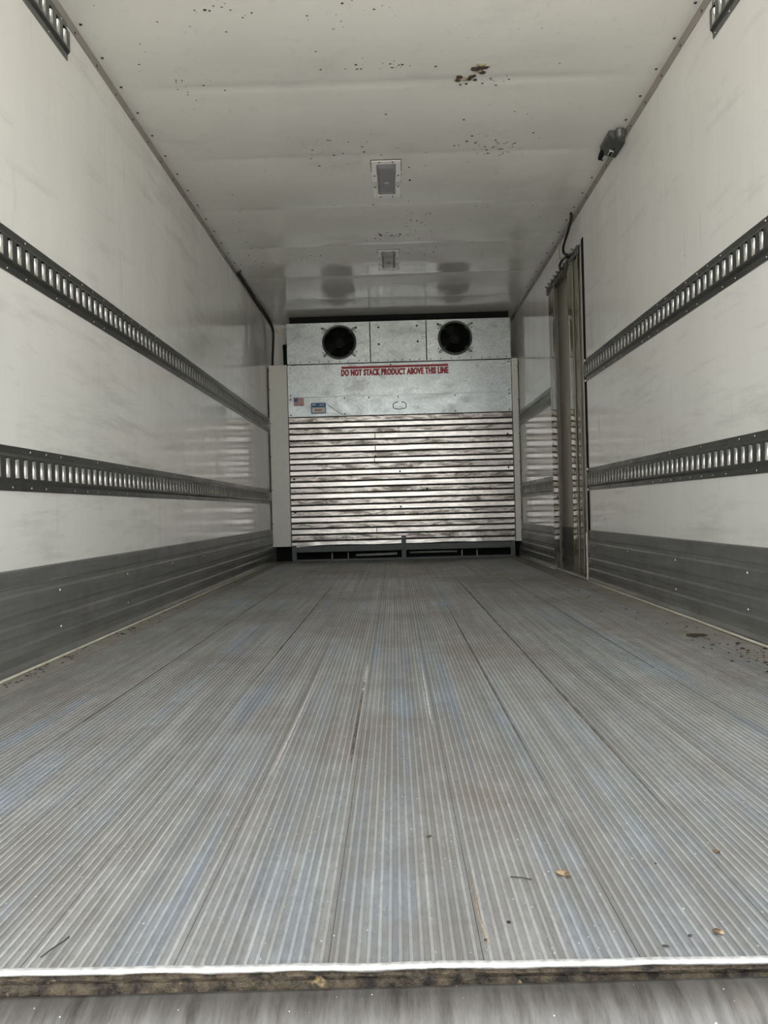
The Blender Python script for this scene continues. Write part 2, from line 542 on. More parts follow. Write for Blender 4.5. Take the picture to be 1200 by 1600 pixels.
# ---- walls
def wall(name, boxes, label):
    b = MB()
    for lo, hi in boxes: b.box(lo, hi)
    return structure(b.build(name, [M_WALL]), label)
DY0, DY1, DZ = 4.345, 5.20, 1.985        # side door opening
wl = wall("wall_left", [((XL - .09, Y0 - .02, -.26), (XL, YF + .1, ZC + .10))], "glossy white left wall of the truck box")
wr = wall("wall_right", [((XR, Y0 - .02, -.26), (XR + .09, DY0, ZC + .10)), ((XR, DY1, -.26), (XR + .09, YF + .1, ZC + .10)),
          ((XR, DY0, DZ), (XR + .09, DY1, ZC + .10)), ((XR, DY0, -.26), (XR + .088, DY1, .010))], "glossy white right wall with a side door opening")
wall("wall_front", [((XL - .02, YF, -.26), (XR + .02, YF + .09, ZC + .10))], "white front wall behind the cooling unit")

# ---- ceiling: sheets sagging a little between the roof bows
def ceiling():
    b = MB(); ny, nx = 260, 24; rows = []
    for i in range(ny + 1):
        y = Y0 - .02 + (YF - Y0 + .02) * i / ny
        t = ((y - 3.055) / .6205) % 1.0
        sag = -.0065 * math.sin(math.pi * t) ** 2 + .0042 * math.exp(-((min(t, 1 - t)) / .035) ** 2)
        row = []
        for j in range(nx + 1):
            x = XL + (XR - XL) * j / nx
            e = min(1, min(j, nx - j) / 3)
            w = mnoise.noise(Vector((x * 1.1, y * 1.4, 3))) * .003
            row.append((x, y, ZC + (sag + w) * e))
        rows.append(row)
    for a, c in zip(rows, rows[1:]):
        for j in range(nx):
            b.quad([a[j], c[j], c[j + 1], a[j + 1]], 0, True)
    b.box((XL - .09, Y0 - .02, ZC + .012), (XR + .09, YF + .1, ZC + .10), 1)
    o = b.build("ceiling", [M_CEIL, M_OUT], fix=False)
    bm = bmesh.new(); bm.from_mesh(o.data); bmesh.ops.remove_doubles(bm, verts=bm.verts, dist=1e-5); bm.to_mesh(o.data); bm.free()
    return structure(o, "glossy white ceiling liner with dirt specks and sagging seams")
ceil = ceiling()

# ---- corner trims along the wall tops, with rivets; a row of rivets in the ceiling beside them
rivet_src = MB(); rivet_src.dome((0, 0, 0), (0, 0, -1), .0065, .004, 8)
rivet_me = rivet_src.build("rivet_source", M_SCREW, origin=(0, 0, 0)); riv_mesh = rivet_me.data
bpy.data.objects.remove(rivet_me)
def rivet(parent, p, axis, name="rivet", s=1.0):
    o = link(name, riv_mesh, p, parent)
    o.rotation_euler = Vector((0, 0, -1)).rotation_difference(Vector(axis)).to_euler()
    o.scale = (s, s, s)
    return o
for idx, (xw, sg) in enumerate(((XL, 1), (XR, -1))):
    b = MB()
    b.extrude_y([(xw, ZC + .004), (xw + sg * .003, ZC + .004), (xw + sg * .0035, ZC - .038), (xw, ZC - .040)], Y0, YF - .02, closed=True, caps=True)
    t = structure(b.build("trim_%d" % (idx + 2), M_TRIM), "taupe metal strip along the top of the %s wall" % ("left" if sg > 0 else "right"))
    for k in range(24):
        y = 2.24 + .1955 * k
        if y > YF - .1: break
        rivet(t, (xw + sg * .0035, y, ZC - .028), (sg, 0, 0), "screw", .8)
    for k in range(24):
        y = 2.04 + .1955 * k
        if y > YF - .1: break
        rivet(ceil, (xw + sg * .027, y, ZC - .0015), (0, 0, -1), "screw", .95)

# ---- kick plates along the wall feet
def kick(side, ya, yb, parent, first):
    xw, sg = (XL, 1) if side == 'left' else (XR, -1)
    prof = [(.0, .0), (.020, .0), (.020, .012), (.0125, .026), (.012, .044), (.0155, .052), (.0150, .074), (.0115, .082),
            (.0115, .104), (.0150, .112), (.0145, .134), (.0112, .142), (.0112, .165), (.0150, .173), (.0142, .224), (.0115, .232), (.0115, .2475), (.0, .2475)]
    b = MB(); b.extrude_y([(xw + sg * d, z) for d, z in prof], ya, yb, closed=True, caps=True)
    body = b.build(("baseboard_" + side) if first else "kick_plate", M_KICK, parent)
    if first:
        structure(body, "grey ribbed aluminium kick plate along the %s wall" % side); parent = body
    cp = MB()
    cp.extrude_y([(xw, .2505), (xw + sg * .009, .2505), (xw + sg * .009, .296), (xw + sg * .006, .300), (xw, .300)], ya, yb, closed=True, caps=True)
    cp.build("cap_strip", M_KICK, parent)
    sb = MB(); n = max(6, int((yb - ya) / .08)); rnd = random.Random(5)
    pts = []
    for i in range(n + 1):
        y = ya + (yb - ya) * i / n
        gap = .0
        if side == 'right' and first:
            gap = .008 * math.exp(-((y - 2.3) / .35) ** 2)
        pts.append((xw + sg * (.022 + gap + .0015 * rnd.random()), y, .0035 + gap * .2))
    sb.tube(pts, .0045, 6)
    sb.build("sealant_bead", M_SEAL, parent)
    y = 1.17
    while y < yb - .05:
        if y > ya + .05:
            for z in (.214, .096):
                p = MB(); p.dome((xw + sg * (.0142), y, z), (sg, 0, 0), .0062, .004, 8)
                p.build("bolt", M_STEELPIN, parent)
        y += .603
    return body
kick('left', Y0, YF - .36, None, True)
kr = kick('right', Y0, DY0 - .045, None, True)
kick('right', DY1 + .01, YF - .36, kr, False)

# ---- side door, set into its opening
dr = box("door_1", (XR + .045, DY0, .012), (XR + .088, DY1, DZ), M_DOOR, None, .004)
structure(dr, "cream side door closed behind the strip curtain")
box("light_leak_panel", (XR + .0885, DY0 - .05, -.05), (XR + .098, DY1 + .05, DZ + .05), M_OUT, dr)  # added outside the door opening to stop light leaking in
kd = MB()
kd.extrude_y([(XR + .045, .016), (XR + .036, .016), (XR + .036, .05), (XR + .030, .058), (XR + .030, .09), (XR + .036, .098), (XR + .036, .15), (XR + .030, .158), (XR + .030, .20), (XR + .036, .208), (XR + .036, .295), (XR + .045, .30)],
             DY0 + .02, DY1 - .02, closed=True, caps=True)
kd.build("kick_plate", M_KICK, dr)
hp = MB()
hp.tube([(XR + .045 - .02 * math.sin(a), 4.655, .335 + .075 * -math.cos(a)) for a in [math.pi * i / 10 for i in range(11)]], .010, 8)
hp.build("pull_handle", M_BLACK, dr)
gk = MB()
for lo, hi in (((XR - .004, DY0 - .042, .0), (XR + .05, DY0 - .002, DZ + .02)),):
    gk.box(lo, hi)
gk.build("gasket_shadow_strip", M_BLACK, dr)  # black strip also paints the shadow line between jamb and wall
jb = MB()
jb.box((XR - .012, DY0 - .004, .0), (XR + .04, DY0 + .014, DZ)); jb.box((XR - .006, DY1 - .014, .0), (XR + .04, DY1 + .004, DZ)); jb.box((XR - .006, DY0, DZ - .014), (XR + .04, DY1, DZ + .006))
jb.build("door_jamb", M_TRIM, dr)
b = MB(); b.tube([(XR - .013, DY0 + .002 + .002 * math.sin(i * 1.7), .003 + i * .02) for i in range(15)], .003, 6); b.build("sealant_bead", M_LAMPFR, dr)

# ================================================================== LOGISTICS TRACKS
def track(side, ya, yb, zb, label, group="slotted steel tracks along the walls"):
    xw, sg = (XL, 1) if side == 'left' else (XR, -1)
    P = .0508
    root = tag(empty("logistics_track", (xw, (ya + yb) / 2, zb)), label, "track", group)
    Z = [0, .0205, .0300, .0362, .0378, .0925, .0941, .0985, .108, .130]
    D = [.0032, .0036, .0125, .0130, .0130, .0130, .0130, .0128, .0036, .0032]
    cols = [(.0, .0), (.0030, -.0006), (.0036, -.0040), (.0215, -.0095), (.0221, -.0068), (.0250, -.0036), (.0300, -.0012), (.0360, .0)]
    HOLE = 2
    ss = []
    n = int((yb - ya) / P)
    off = ((yb - ya) - n * P) / 2
    ss.append((ya, 0.0, -1))
    for k in range(n):
        for ci, (c, d) in enumerate(cols):
            ss.append((ya + off + k * P + c + .004, d, ci))
    ss.append((yb, 0.0, -1))
    b = MB(); rows = len(Z)
    for (y, d, ci) in ss:
        for r in range(rows):
            dd = D[r] + (d if r in (4, 5) else 0.0)
            b.v.append((xw + sg * dd, y, zb + Z[r]))
    for i in range(len(ss) - 1):
        for r in range(rows - 1):
            if ss[i][2] == HOLE and 3 <= r <= 5:
                continue
            a = i * rows + r; c = (i + 1) * rows + r
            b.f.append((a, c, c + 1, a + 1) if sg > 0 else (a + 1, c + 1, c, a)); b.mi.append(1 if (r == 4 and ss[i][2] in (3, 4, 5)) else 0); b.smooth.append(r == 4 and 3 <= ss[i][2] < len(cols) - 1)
    # end faces and rims to the wall
    for y in (ya, yb):
        b.quad([(xw, y, zb)] + [(xw + sg * D[r], y, zb + Z[r]) for r in range(rows)] + [(xw, y, zb + Z[-1])])
    for r in (0, rows - 1):
        b.quad([(xw, ya, zb + Z[r]), (xw, yb, zb + Z[r]), (xw + sg * D[r], yb, zb + Z[r]), (xw + sg * D[r], ya, zb + Z[r])])
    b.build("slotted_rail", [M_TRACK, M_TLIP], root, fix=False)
    box("slot_shade_strip", (min(xw, xw + sg * .0008), ya + .004, zb + .022), (max(xw, xw + sg * .0008), yb - .004, zb + .108), M_DARK, root)  # black strip added behind the slots for the shadow inside them
    s = MB(); rnd = random.Random(int(ya * 100 + zb * 1000)); y = ya + .03
    while y < yb - .02:
        for z in (.0105, .1195):
            if rnd.random() < .7:
                s.dome((xw + sg * .0034, y + (rnd.random() - .5) * .012, zb + z), (sg, 0, 0), .0040, .0022, 6)
        y += .1016
    stuff(s.build("screw_heads", M_STEELPIN, root))
    ye = ya if ya > 5 else yb
    if yb > 3:
        for z in (.006, .124):
            e = MB(); e.dome((xw + sg * .003, ye, zb + z), (sg, 0, 0), .009, .006, 8); e.build("sealant_dab", M_LAMPFR, root)
    return root
TZ_U, TZ_L = 1.165, .529
track('left', Y0 + .05, 6.575, TZ_U, "long upper slotted steel track on the left wall, at mid height")
track('left', Y0 + .05, 6.585, TZ_L, "long lower slotted steel track on the left wall, above the kick plate")
track('left', Y0 + .05, 2.566, 2.047, "short slotted steel track under the ceiling at the left wall top")
track('right', Y0 + .05, 4.318, TZ_U, "upper slotted steel track on the right wall, nearer than the strip curtain")
track('right', Y0 + .05, 4.318, TZ_L, "lower slotted steel track on the right wall, nearer than the strip curtain")
track('right', DY1 + .03, 6.56, TZ_U, "short upper slotted steel track between the strip curtain and the bulkhead")
track('right', DY1 + .03, 6.56, TZ_L, "short lower slotted steel track between the strip curtain and the bulkhead")
track('right', Y0 + .05, 2.55, 2.035, "short slotted steel track under the ceiling at the right wall top")

# ================================================================== BULKHEAD
def panel_sheet(b, x0, x1, z0, z1, y, m=0, th=.002, bulge=.002, seed=0, n=12):
    """a thin sheet facing the camera, very slightly buckled"""
    rows = []
    for i in range(n + 1):
        x = x0 + (x1 - x0) * i / n
        rows.append([(x, y - bulge * mnoise.noise(Vector((x * 3 + seed, zz * 5, seed))), zz) for zz in [z0 + (z1 - z0) * k / 4 for k in range(5)]])
    for a, c in zip(rows, rows[1:]):
        for k in range(4):
            b.quad([a[k], c[k], c[k + 1], a[k + 1]], m, True)
    b.box((x0, y + .0025, z0), (x1, y + .0025 + th, z1), m)
BX0, BX1 = -.926, 1.076
bulk = tag(empty("bulkhead", ((BX0 + BX1) / 2, YB, 0)), "galvanised bulkhead with corrugated aluminium lower half at the front of the box", "bulkhead")
box("frame_back", (BX0 + .005, YB + .014, .15), (BX1 - .005, YB + .030, 1.765), M_FRAME, bulk)
b = MB(); panel_sheet(b, BX0, BX1, 1.478, 1.766, YB, seed=1); b.build("upper_panel", M_GALV, bulk)
b = MB(); panel_sheet(b, BX0, BX1, 1.303, 1.4755, YB - .002, seed=4); b.build("lower_panel", M_GALV, bulk)
b = MB()
for x, z in ((-.905, 1.745), (1.055, 1.745), (-.905, 1.495), (1.055, 1.495), (.0, 1.75), (-.905, 1.46), (-.905, 1.32), (-.42, 1.46), (-.42, 1.318), (.06, 1.462), (.57, 1.46), (.57, 1.318), (1.055, 1.46), (1.055, 1.318), (-.2, 1.46)):
    b.dome((x, YB - .003, z), (0, -1, 0), .007, .004, 8)
stuff(b.build("panel_screws", M_SCREW, bulk))
zs = [1.302, 1.245, 1.196, 1.144, 1.087, 1.034, .977, .922, .876, .819, .771, .718, .665, .613, .560, .507, .455, .402, .349, .297, .244, .187, .140]
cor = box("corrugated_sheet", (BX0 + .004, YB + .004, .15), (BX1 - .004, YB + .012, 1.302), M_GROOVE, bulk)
for k in range(22):
    zt, zb = zs[k] - .0062, zs[k + 1] + .0062
    clean = k % 2 == 1
    last = k == 21
    y = YB - (.011 if clean else .001)
    b = MB(); n = 40; rows = []
    for i in range(n + 1):
        x = BX0 + .002 + (BX1 - BX0 - .004) * i / n
        e = .0014 * mnoise.noise(Vector((x * 4, k * 3.3, 0)))
        low = 0.0; yo = 0.0
        if k >= 20:
            low = .012 * mnoise.noise(Vector((x * 3.1, k * 2.0, 5))) + (.018 * math.exp(-((x - BX0) / .12) ** 2) * -1 if last else 0)
            yo = .006 * mnoise.noise(Vector((x * 6.0, k, 2)))
        zA, zB = zt + e + (low * .3 if last else 0), zb + e + (low if last else low * .2)
        h = zA - zB
        rows.append([(x, YB + .006, zA + .0015), (x, y + yo + .002, zA), (x, y + yo, zA - h * .06), (x, y + yo, zA - h * .94), (x, y + yo + .002, zB), (x, YB + .006, zB - .0015)])
    for a, c in zip(rows, rows[1:]):
        for q in range(5):
            b.quad([a[q], a[q + 1], c[q + 1], c[q]], 0, False)
    b.build("slat", M_SLATC if clean else M_SLATM, cor)
b = MB()
for k, x in ((3, -.155), (5, -.155), (7, -.165), (19, -.16)):
    b.box((x - .003, YB - .0145, zs[k + 1] + .006), (x + .003, YB - .010, zs[k] - .006))
stuff(b.build("sheet_joint", M_GROOVE, cor))
b = MB()
for x, z in ((1.03, .80), (.06, .79), (.06, .475), (-.89, .445), (-.89, .745), (1.03, 1.10), (-.155, .93), (.30, .63)):
    b.dome((x, YB - .013, z), (0, -1, 0), .009, .005, 8)
stuff(b.build("sheet_screws", M_SCREW, cor))

# white side posts that close the gap to the walls
pL = tag(empty("corner_post", (-1.015, YB, .14)), "wide white sheet-metal post between the left wall and the bulkhead", "post", "white posts beside the bulkhead")
b = MB(); b.box((XL + .010, YB - .020, .142), (BX0 - .002, YB - .018, 1.768)); b.box((BX0 - .004, YB - .020, .142), (BX0 - .002, YB + .03, 1.768)); b.box((XL + .010, YB - .020, .142), (XL + .012, YB + .25, 1.768))
b.build("post_sheet", M_POST, pL)
b = MB(); b.tube([(XL + .008, YB - .018 + .004 * math.sin(i), .15 + i * .1) for i in range(17)], .004, 6); b.build("sealant_bead", M_SEAM, pL)
b = MB()
for z in (.35, .65, .95, 1.25, 1.55, 1.72): b.dome((XL + .016, YB - .020, z), (0, -1, 0), .005, .003, 6)
stuff(b.build("post_screws", M_SCREW, pL))
pR = tag(empty("corner_post", (1.11, YB, .14)), "narrow white sheet-metal post between the bulkhead and the right wall", "post", "white posts beside the bulkhead")
b = MB(); b.box((BX1 + .002, YB - .020, .142), (XR - .006, YB - .018, 1.772)); b.box((BX1 + .002, YB - .020, .142), (BX1 + .004, YB + .03, 1.772)); b.box((XR - .008, YB - .020, .142), (XR - .006, YB + .25, 1.772))
b.build("post_sheet", M_POST, pR)
b = MB(); b.tube([(XR - .004, YB - .018 + .003 * math.sin(i * 2), .15 + i * .1) for i in range(17)], .004, 6); b.build("sealant_bead", M_SEAM, pR)
b = MB()
for z in (.35, .60, .85, 1.10, 1.4, 1.7): b.dome((XR - .010, YB - .020, z), (0, -1, 0), .005, .003, 6)
stuff(b.build("post_screws", M_SCREW, pR))

# steel base frame under the bulkhead
bf = tag(empty("base_frame", (.07, YB, 0)), "grey steel base frame under the corrugated bulkhead, resting on the floor", "frame")
box("bottom_rail", (BX0 + .002, YB - .004, .0), (BX1 - .004, YB + .026, .020), M_FRAME, bf, .002)
b = MB()
b.box((BX0 + .01, YB + .000, .078), (BX1 - .01, YB + .012, .139)); b.box((BX0 + .01, YB + .000, .078), (BX1 - .01, YB + .045, .086))
b.build("cross_channel", M_FRAME, bf)
for x, zt in ((-.903, .15), (.078, .215), (1.050, .15)):
    box("leg", (x - .020, YB - .026, .0), (x + .020, YB - .0145, zt), M_FRAME, bf, .002)
b = MB(); b.dome((.078, YB - .026, .195), (0, -1, 0), .010, .006, 8); b.build("bolt", M_STEELPIN, bf)
for x in (-.57, -.425, .60, .735):
    box("divider", (x - .004, YB + .03, .018), (x + .004, YB + .038, .080), M_PIPE, bf)
box("return_slot_shade", (XL + .012, YB + .16, .0), (XR - .012, YB + .17, .135), M_DARK, bf)  # added black sheet, stands in for the shade under the bulkhead
# things lying in the dark return-air slot
pp = MB(); pp.tube([(-.36, YB + .10, .045), (.0, YB + .10, .050), (.02, YB + .10, .055)], .013, 8)
tag(pp.build("drain_pipe", M_PIPE), "pale pipe in the dark slot under the bulkhead, left of the middle leg", "pipe", "pipes in the return-air slot")
pp = MB(); pp.tube([(.13, YB + .09, .058), (.56, YB + .09, .060)], .010, 8)
tag(pp.build("drain_pipe", M_PIPE), "pale pipe in the dark slot under the bulkhead, right of the middle leg", "pipe", "pipes in the return-air slot")
pp = MB(); pp.tube([(.58 + .085 * (1 - math.cos(a)), YB + .07, .012 + .058 * math.sin(a)) for a in [math.pi * i / 12 for i in range(13)]], .007, 8)
tag(pp.build("drain_hose", M_BLACK), "black hose arching in the dark slot under the bulkhead", "hose")

# ================================================================== COOLING UNIT
UZ0, UZ1 = 1.775, 2.140
unit = tag(empty("evaporator_unit", (.075, YB, UZ0)), "galvanised ceiling cooling unit with two black fans above the bulkhead", "cooling unit")
b = MB()
b.box((BX0 + .002, YB + .004, UZ0 + .001), (BX0 + .005, YF - .002, UZ1)); b.box((BX1 - .003, YB + .004, UZ0 + .001), (BX1, YF - .002, UZ1))
b.box((BX0 + .002, YB + .004, UZ1 - .003), (BX1, YF - .002, UZ1)); b.box((BX0 + .002, YB + .004, UZ0 + .001), (BX1, YF - .002, UZ0 + .004))
b.box((BX0 + .006, YF - .012, UZ0 + .005), (BX1 - .004, YF - .008, UZ1 - .004))
b.build("casing", [M_GALV], unit)
box("divider_strip", (-.19, YB + .008, UZ0 + .004), (-.165, YB + .011, UZ1 - .004), M_BLACK, unit)
box("divider_strip", (.315, YB + .008, UZ0 + .004), (.34, YB + .011, UZ1 - .004), M_BLACK, unit)
box("coil_block", (BX0 + .01, YB + .20, UZ0 + .01), (BX1 - .01, YB + .26, UZ1 - .01), M_DARK, unit)
def holed_panel(x0, x1, z0, z1, cx, cz, r):
    b = MB(); n = 64; A = []; Bq = []
    for i in range(n):
        a = 2 * math.pi * i / n
        dx, dz = math.cos(a), math.sin(a)
        t = min(((x1 - cx) / dx) if dx > 1e-9 else ((x0 - cx) / dx) if dx < -1e-9 else 1e9, ((z1 - cz) / dz) if dz > 1e-9 else ((z0 - cz) / dz) if dz < -1e-9 else 1e9)
        A.append((cx + r * dx, YB, cz + r * dz)); Bq.append([cx + t * dx, YB, cz + t * dz])
    for cxn, czn in ((x0, z0), (x1, z0), (x1, z1), (x0, z1)):
        k = min(range(n), key=lambda i: (Bq[i][0] - cxn) ** 2 + (Bq[i][2] - czn) ** 2)
        Bq[k] = [cxn, YB, czn]
    for i in range(n):
        j = (i + 1) % n
        b.quad([A[i], A[j], Bq[j], Bq[i]])
        b.quad([A[i], A[j], (A[j][0], YB + .012, A[j][2]), (A[i][0], YB + .012, A[i][2])], 0, True)
        b.quad([Bq[i], Bq[j], (Bq[j][0], YB + .006, Bq[j][2]), (Bq[i][0], YB + .006, Bq[i][2])])
    return b
FANS = ((-.454, 1.962, BX0, -.1815), (.584, 1.971, .3315, BX1))
for cx, cz, x0, x1 in FANS:
    p = holed_panel(x0, x1, UZ0 + .002, UZ1, cx, cz, .146).build("fan_panel", M_GALV, unit)
    fan = MB(); fan.tube([(cx, YB + .03, cz), (cx, YB + .09, cz)], .045, 16)
    for k in range(4):
        a = k * math.pi / 2 + .4
        pts = []
        for rr, half, tw in ((.04, .022, .5), (.09, .045, .42), (.136, .055, .34)):
            for s_ in (-1, 1):
                aa = a + s_ * half / rr * .8
                pts.append((cx + rr * math.cos(aa), YB + .055 + s_ * half * tw, cz + rr * math.sin(aa)))
        fan.quad([pts[0], pts[1], pts[3], pts[2]], 0, True); fan.quad([pts[2], pts[3], pts[5], pts[4]], 0, True)
    fan.build("fan", M_FAN, unit)
    sh = MB(); n = 40
    for i in range(n):
        a, c = 2 * math.pi * i / n, 2 * math.pi * (i + 1) / n
        sh.quad([(cx + .148 * math.cos(a), YB + .004, cz + .148 * math.sin(a)), (cx + .148 * math.cos(c), YB + .004, cz + .148 * math.sin(c)),
                 (cx + .148 * math.cos(c), YB + .16, cz + .148 * math.sin(c)), (cx + .148 * math.cos(a), YB + .16, cz + .148 * math.sin(a))], 0, True)
    sh.build("fan_shroud", M_DARK, unit)
    gd = MB()
    for rr in (.03, .055, .08, .104, .126):
        gd.tube([(cx + rr * math.cos(2 * math.pi * i / 32), YB - .014 + (rr / .15) ** 2 * .006, cz + rr * math.sin(2 * math.pi * i / 32)) for i in range(33)], .0016, 4, cap=False)
    guard = gd.build("fan_guard", M_BLACK, unit)
    rg = MB(); rg.tube([(cx + .150 * math.cos(2 * math.pi * i / 48), YB - .006, cz + .150 * math.sin(2 * math.pi * i / 48)) for i in range(49)], .0055, 8, cap=False)
    rg.tube([(cx + .138 * math.cos(2 * math.pi * i / 48), YB - .010, cz + .138 * math.sin(2 * math.pi * i / 48)) for i in range(49)], .003, 6, cap=False)
    rg.build("guard_ring", M_RING, unit)
    for k in range(4):
        a = math.pi / 4 + k * math.pi / 2 + (.06 if k % 2 else -.06)
        d = Vector((math.cos(a), 0, math.sin(a))); t = Vector((-math.sin(a), 0, math.cos(a)))
        c0 = Vector((cx, YB - .010, cz))
        arm = MB()
        arm.tube([c0 + d * .118 + t * .008, c0 + d * .185 + t * .008, c0 + d * .192, c0 + d * .185 - t * .008, c0 + d * .118 - t * .008], .0035, 6)
        arm.build("guard_clip", M_RING, unit)
    b = MB()
    for a in (.55, 2.6, 3.7, 5.75):
        b.dome((cx + .175 * math.cos(a), YB - .001, cz + .175 * math.sin(a)), (0, -1, 0), .006, .004, 6)
    for sx in (-1, 1): b.dome((cx + sx * .152, YB - .001, cz + .128), (0, -1, 0), .010, .008, 8)
    stuff(b.build("panel_screws", M_SCREW, unit))
b = MB(); panel_sheet(b, -.1725, .3225, UZ0 + .002, UZ1, YB - .002, seed=9, bulge=.004); cpn = b.build("access_panel", M_GALV, unit)
b = MB()
for x, z in ((-.10, 2.085), (.245, 2.09), (-.10, 1.935), (.25, 1.95)): b.dome((x, YB - .004, z), (0, -1, 0), .010, .006, 8)
stuff(b.build("panel_screws", M_SCREW, cpn))
b = MB(); x = BX0 + .03; rnd = random.Random(11)
while x < BX1 - .01:
    b.dome((x, YB - .003, UZ0 + .014 + .003 * rnd.random()), (0, -1, 0), .0058, .004, 6); x += .062 + rnd.random() * .045
stuff(b.build("edge_screws", M_SCREW, unit))
box("gap_shade_filler", (BX0 + .02, YB + .05, UZ1 + .001), (BX1 - .002, YB + .09, ZC - .004), M_BLACK, unit)  # added black filler, paints the shadow in the gap above the unit
# black drain hose and screws on the front wall, left of the unit
b = MB(); b.tube([(-.955, YF - .20, 1.72), (-.955, YF - .20, 1.84), (-.957, YF - .20, 1.93), (-.960, YF - .20, 1.985)], .026, 10)
tag(b.build("suction_hose", M_BLACK), "fat black hose entering the left side of the cooling unit", "hose")
b = MB(); b.box((XL + .012, YF - .012, 2.150), (BX0 + .05, YF, 2.19)); b.box((BX1 - .05, YF - .012, 2.150), (XR - .01, YF, 2.19))
structure(b.build("trim_4", M_POST), "white strip across the top of the front wall beside the cooling unit")
b = MB(); b.box((-1.045, YF - .05, 1.70), (BX0 + .02, YF - .002, 2.148))
structure(b.build("trim_5", M_POST), "pale sheet cover on the front wall left of the cooling unit")

# ================================================================== STICKERS AND PRINT
def text_mesh(body, x0, x1, z0, z1, y, bold=.02):
    cu = bpy.data.curves.new("lettering_source", 'FONT'); cu.body = body; cu.size = 1.0; cu.offset = bold; cu.resolution_u = 3; cu.extrude = 0.0; cu.space_character = 1.12
    ob = bpy.data.objects.new("lettering_source", cu); COL.objects.link(ob)
    dg = bpy.context.evaluated_depsgraph_get(); dg.update()
    me = bpy.data.meshes.new_from_object(ob.evaluated_get(dg))
    xs = [v.co.x for v in me.vertices]; ys = [v.co.y for v in me.vertices]
    ax, bx, ay, by = min(xs), max(xs), min(ys), max(ys)
    mb = MB()
    for q, dx in enumerate((0, -.0022, .0022)):
        n0 = len(mb.v)
        for v in me.vertices:
            mb.v.append((x0 + dx + (v.co.x - ax) / (bx - ax) * (x1 - x0), y - .0001 * q, z0 + (v.co.y - ay) / (by - ay) * (z1 - z0)))
        for p in me.polygons:
            mb.f.append(tuple(n0 + i for i in p.vertices)); mb.mi.append(0); mb.smooth.append(False)
    bpy.data.objects.remove(ob); bpy.data.curves.remove(cu); bpy.data.meshes.remove(me)
    return mb
ws = tag(empty("warning_sticker", (.035, YB - .004, 1.66)), "red warning lettering under a red line: do not stack product above this line", "sticker")
text_mesh("DO NOT STACK PRODUCT ABOVE THIS LINE", -.443, .516, 1.656, 1.716, YB - .0046, .040).build("lettering", M_RED, ws, fix=False)
box("red_line", (-.440, YB - .0046, 1.722), (.516, YB - .0040, 1.742), M_RED, ws)

fl = tag(empty("flag_sticker", (-.83, YB - .006, 1.40)), "small stars-and-stripes flag sticker at the left end of the lower panel", "sticker")
box("print_backing", (-.876, YB - .0058, 1.402), (-.786, YB - .0052, 1.472), M_WHITEV, fl)
for k in range(7):
    h = .070 / 13
    box("red_stripe", (-.876, YB - .0062, 1.472 - h * (2 * k + 1)), (-.786, YB - .0058, 1.472 - h * 2 * k), M_RED, fl)
ca = box("blue_canton", (-.876, YB - .0066, 1.472 - .070 * 7 / 13), (-.840, YB - .0062, 1.472), M_BLUEV, fl)
b = MB()
for i in range(5):
    for j in range(4):
        b.box((-.873 + i * .0066, YB - .0069, 1.440 + j * .0078), (-.8710 + i * .0066, YB - .0066, 1.4420 + j * .0078))
stuff(b.build("white_stars", M_WHITEV, ca))
lb = tag(empty("inspection_label", (-.654, YB - .006, 1.33)), "blue-bordered service label with white field right of the flag sticker", "sticker")
box("blue_field", (-.722, YB - .0058, 1.328), (-.588, YB - .0052, 1.424), M_TEAL, lb)
box("white_field", (-.714, YB - .0062, 1.336), (-.596, YB - .0058, 1.383), M_WHITEV, lb)
box("faded_stamp", (-.690, YB - .0065, 1.349), (-.622, YB - .0062, 1.368), M_RUST, lb)
box("header_print", (-.712, YB - .0065, 1.402), (-.682, YB - .0058, 1.413), M_WHITEV, lb)
box("header_print", (-.645, YB - .0065, 1.401), (-.605, YB - .0058, 1.409), M_WHITEV, lb)

bd = tag(empty("maker_badge", (.073, YB - .006, 1.35)), "black-outlined rounded hexagon badge in the middle of the lower panel", "badge")
pts = [(-.016, .064), (-.042, .058), (-.058, .046), (-.058, .012), (-.040, .004), (.0, -.002), (.040, .004), (.058, .012), (.058, .046), (.042, .058), (.016, .064)]
b = MB(); b.tube([(.073 + x, YB - .0055, 1.349 + z) for x, z in pts], .0034, 6); b.build("outline", M_INK, bd)
b = MB(); b.box((.052, YB - .0062, 1.371), (.094, YB - .0056, 1.374)); b.box((.066, YB - .0062, 1.362), (.100, YB - .0056, 1.365)); b.build("faded_print", M_RUST, bd)
b = MB(); b.tube([(-.575, YB - .0045, 1.408), (-.50, YB - .0045, 1.352), (-.44, YB - .0045, 1.312)], .0026, 5)
b.build("scratch_line", M_FRAME, bulk)

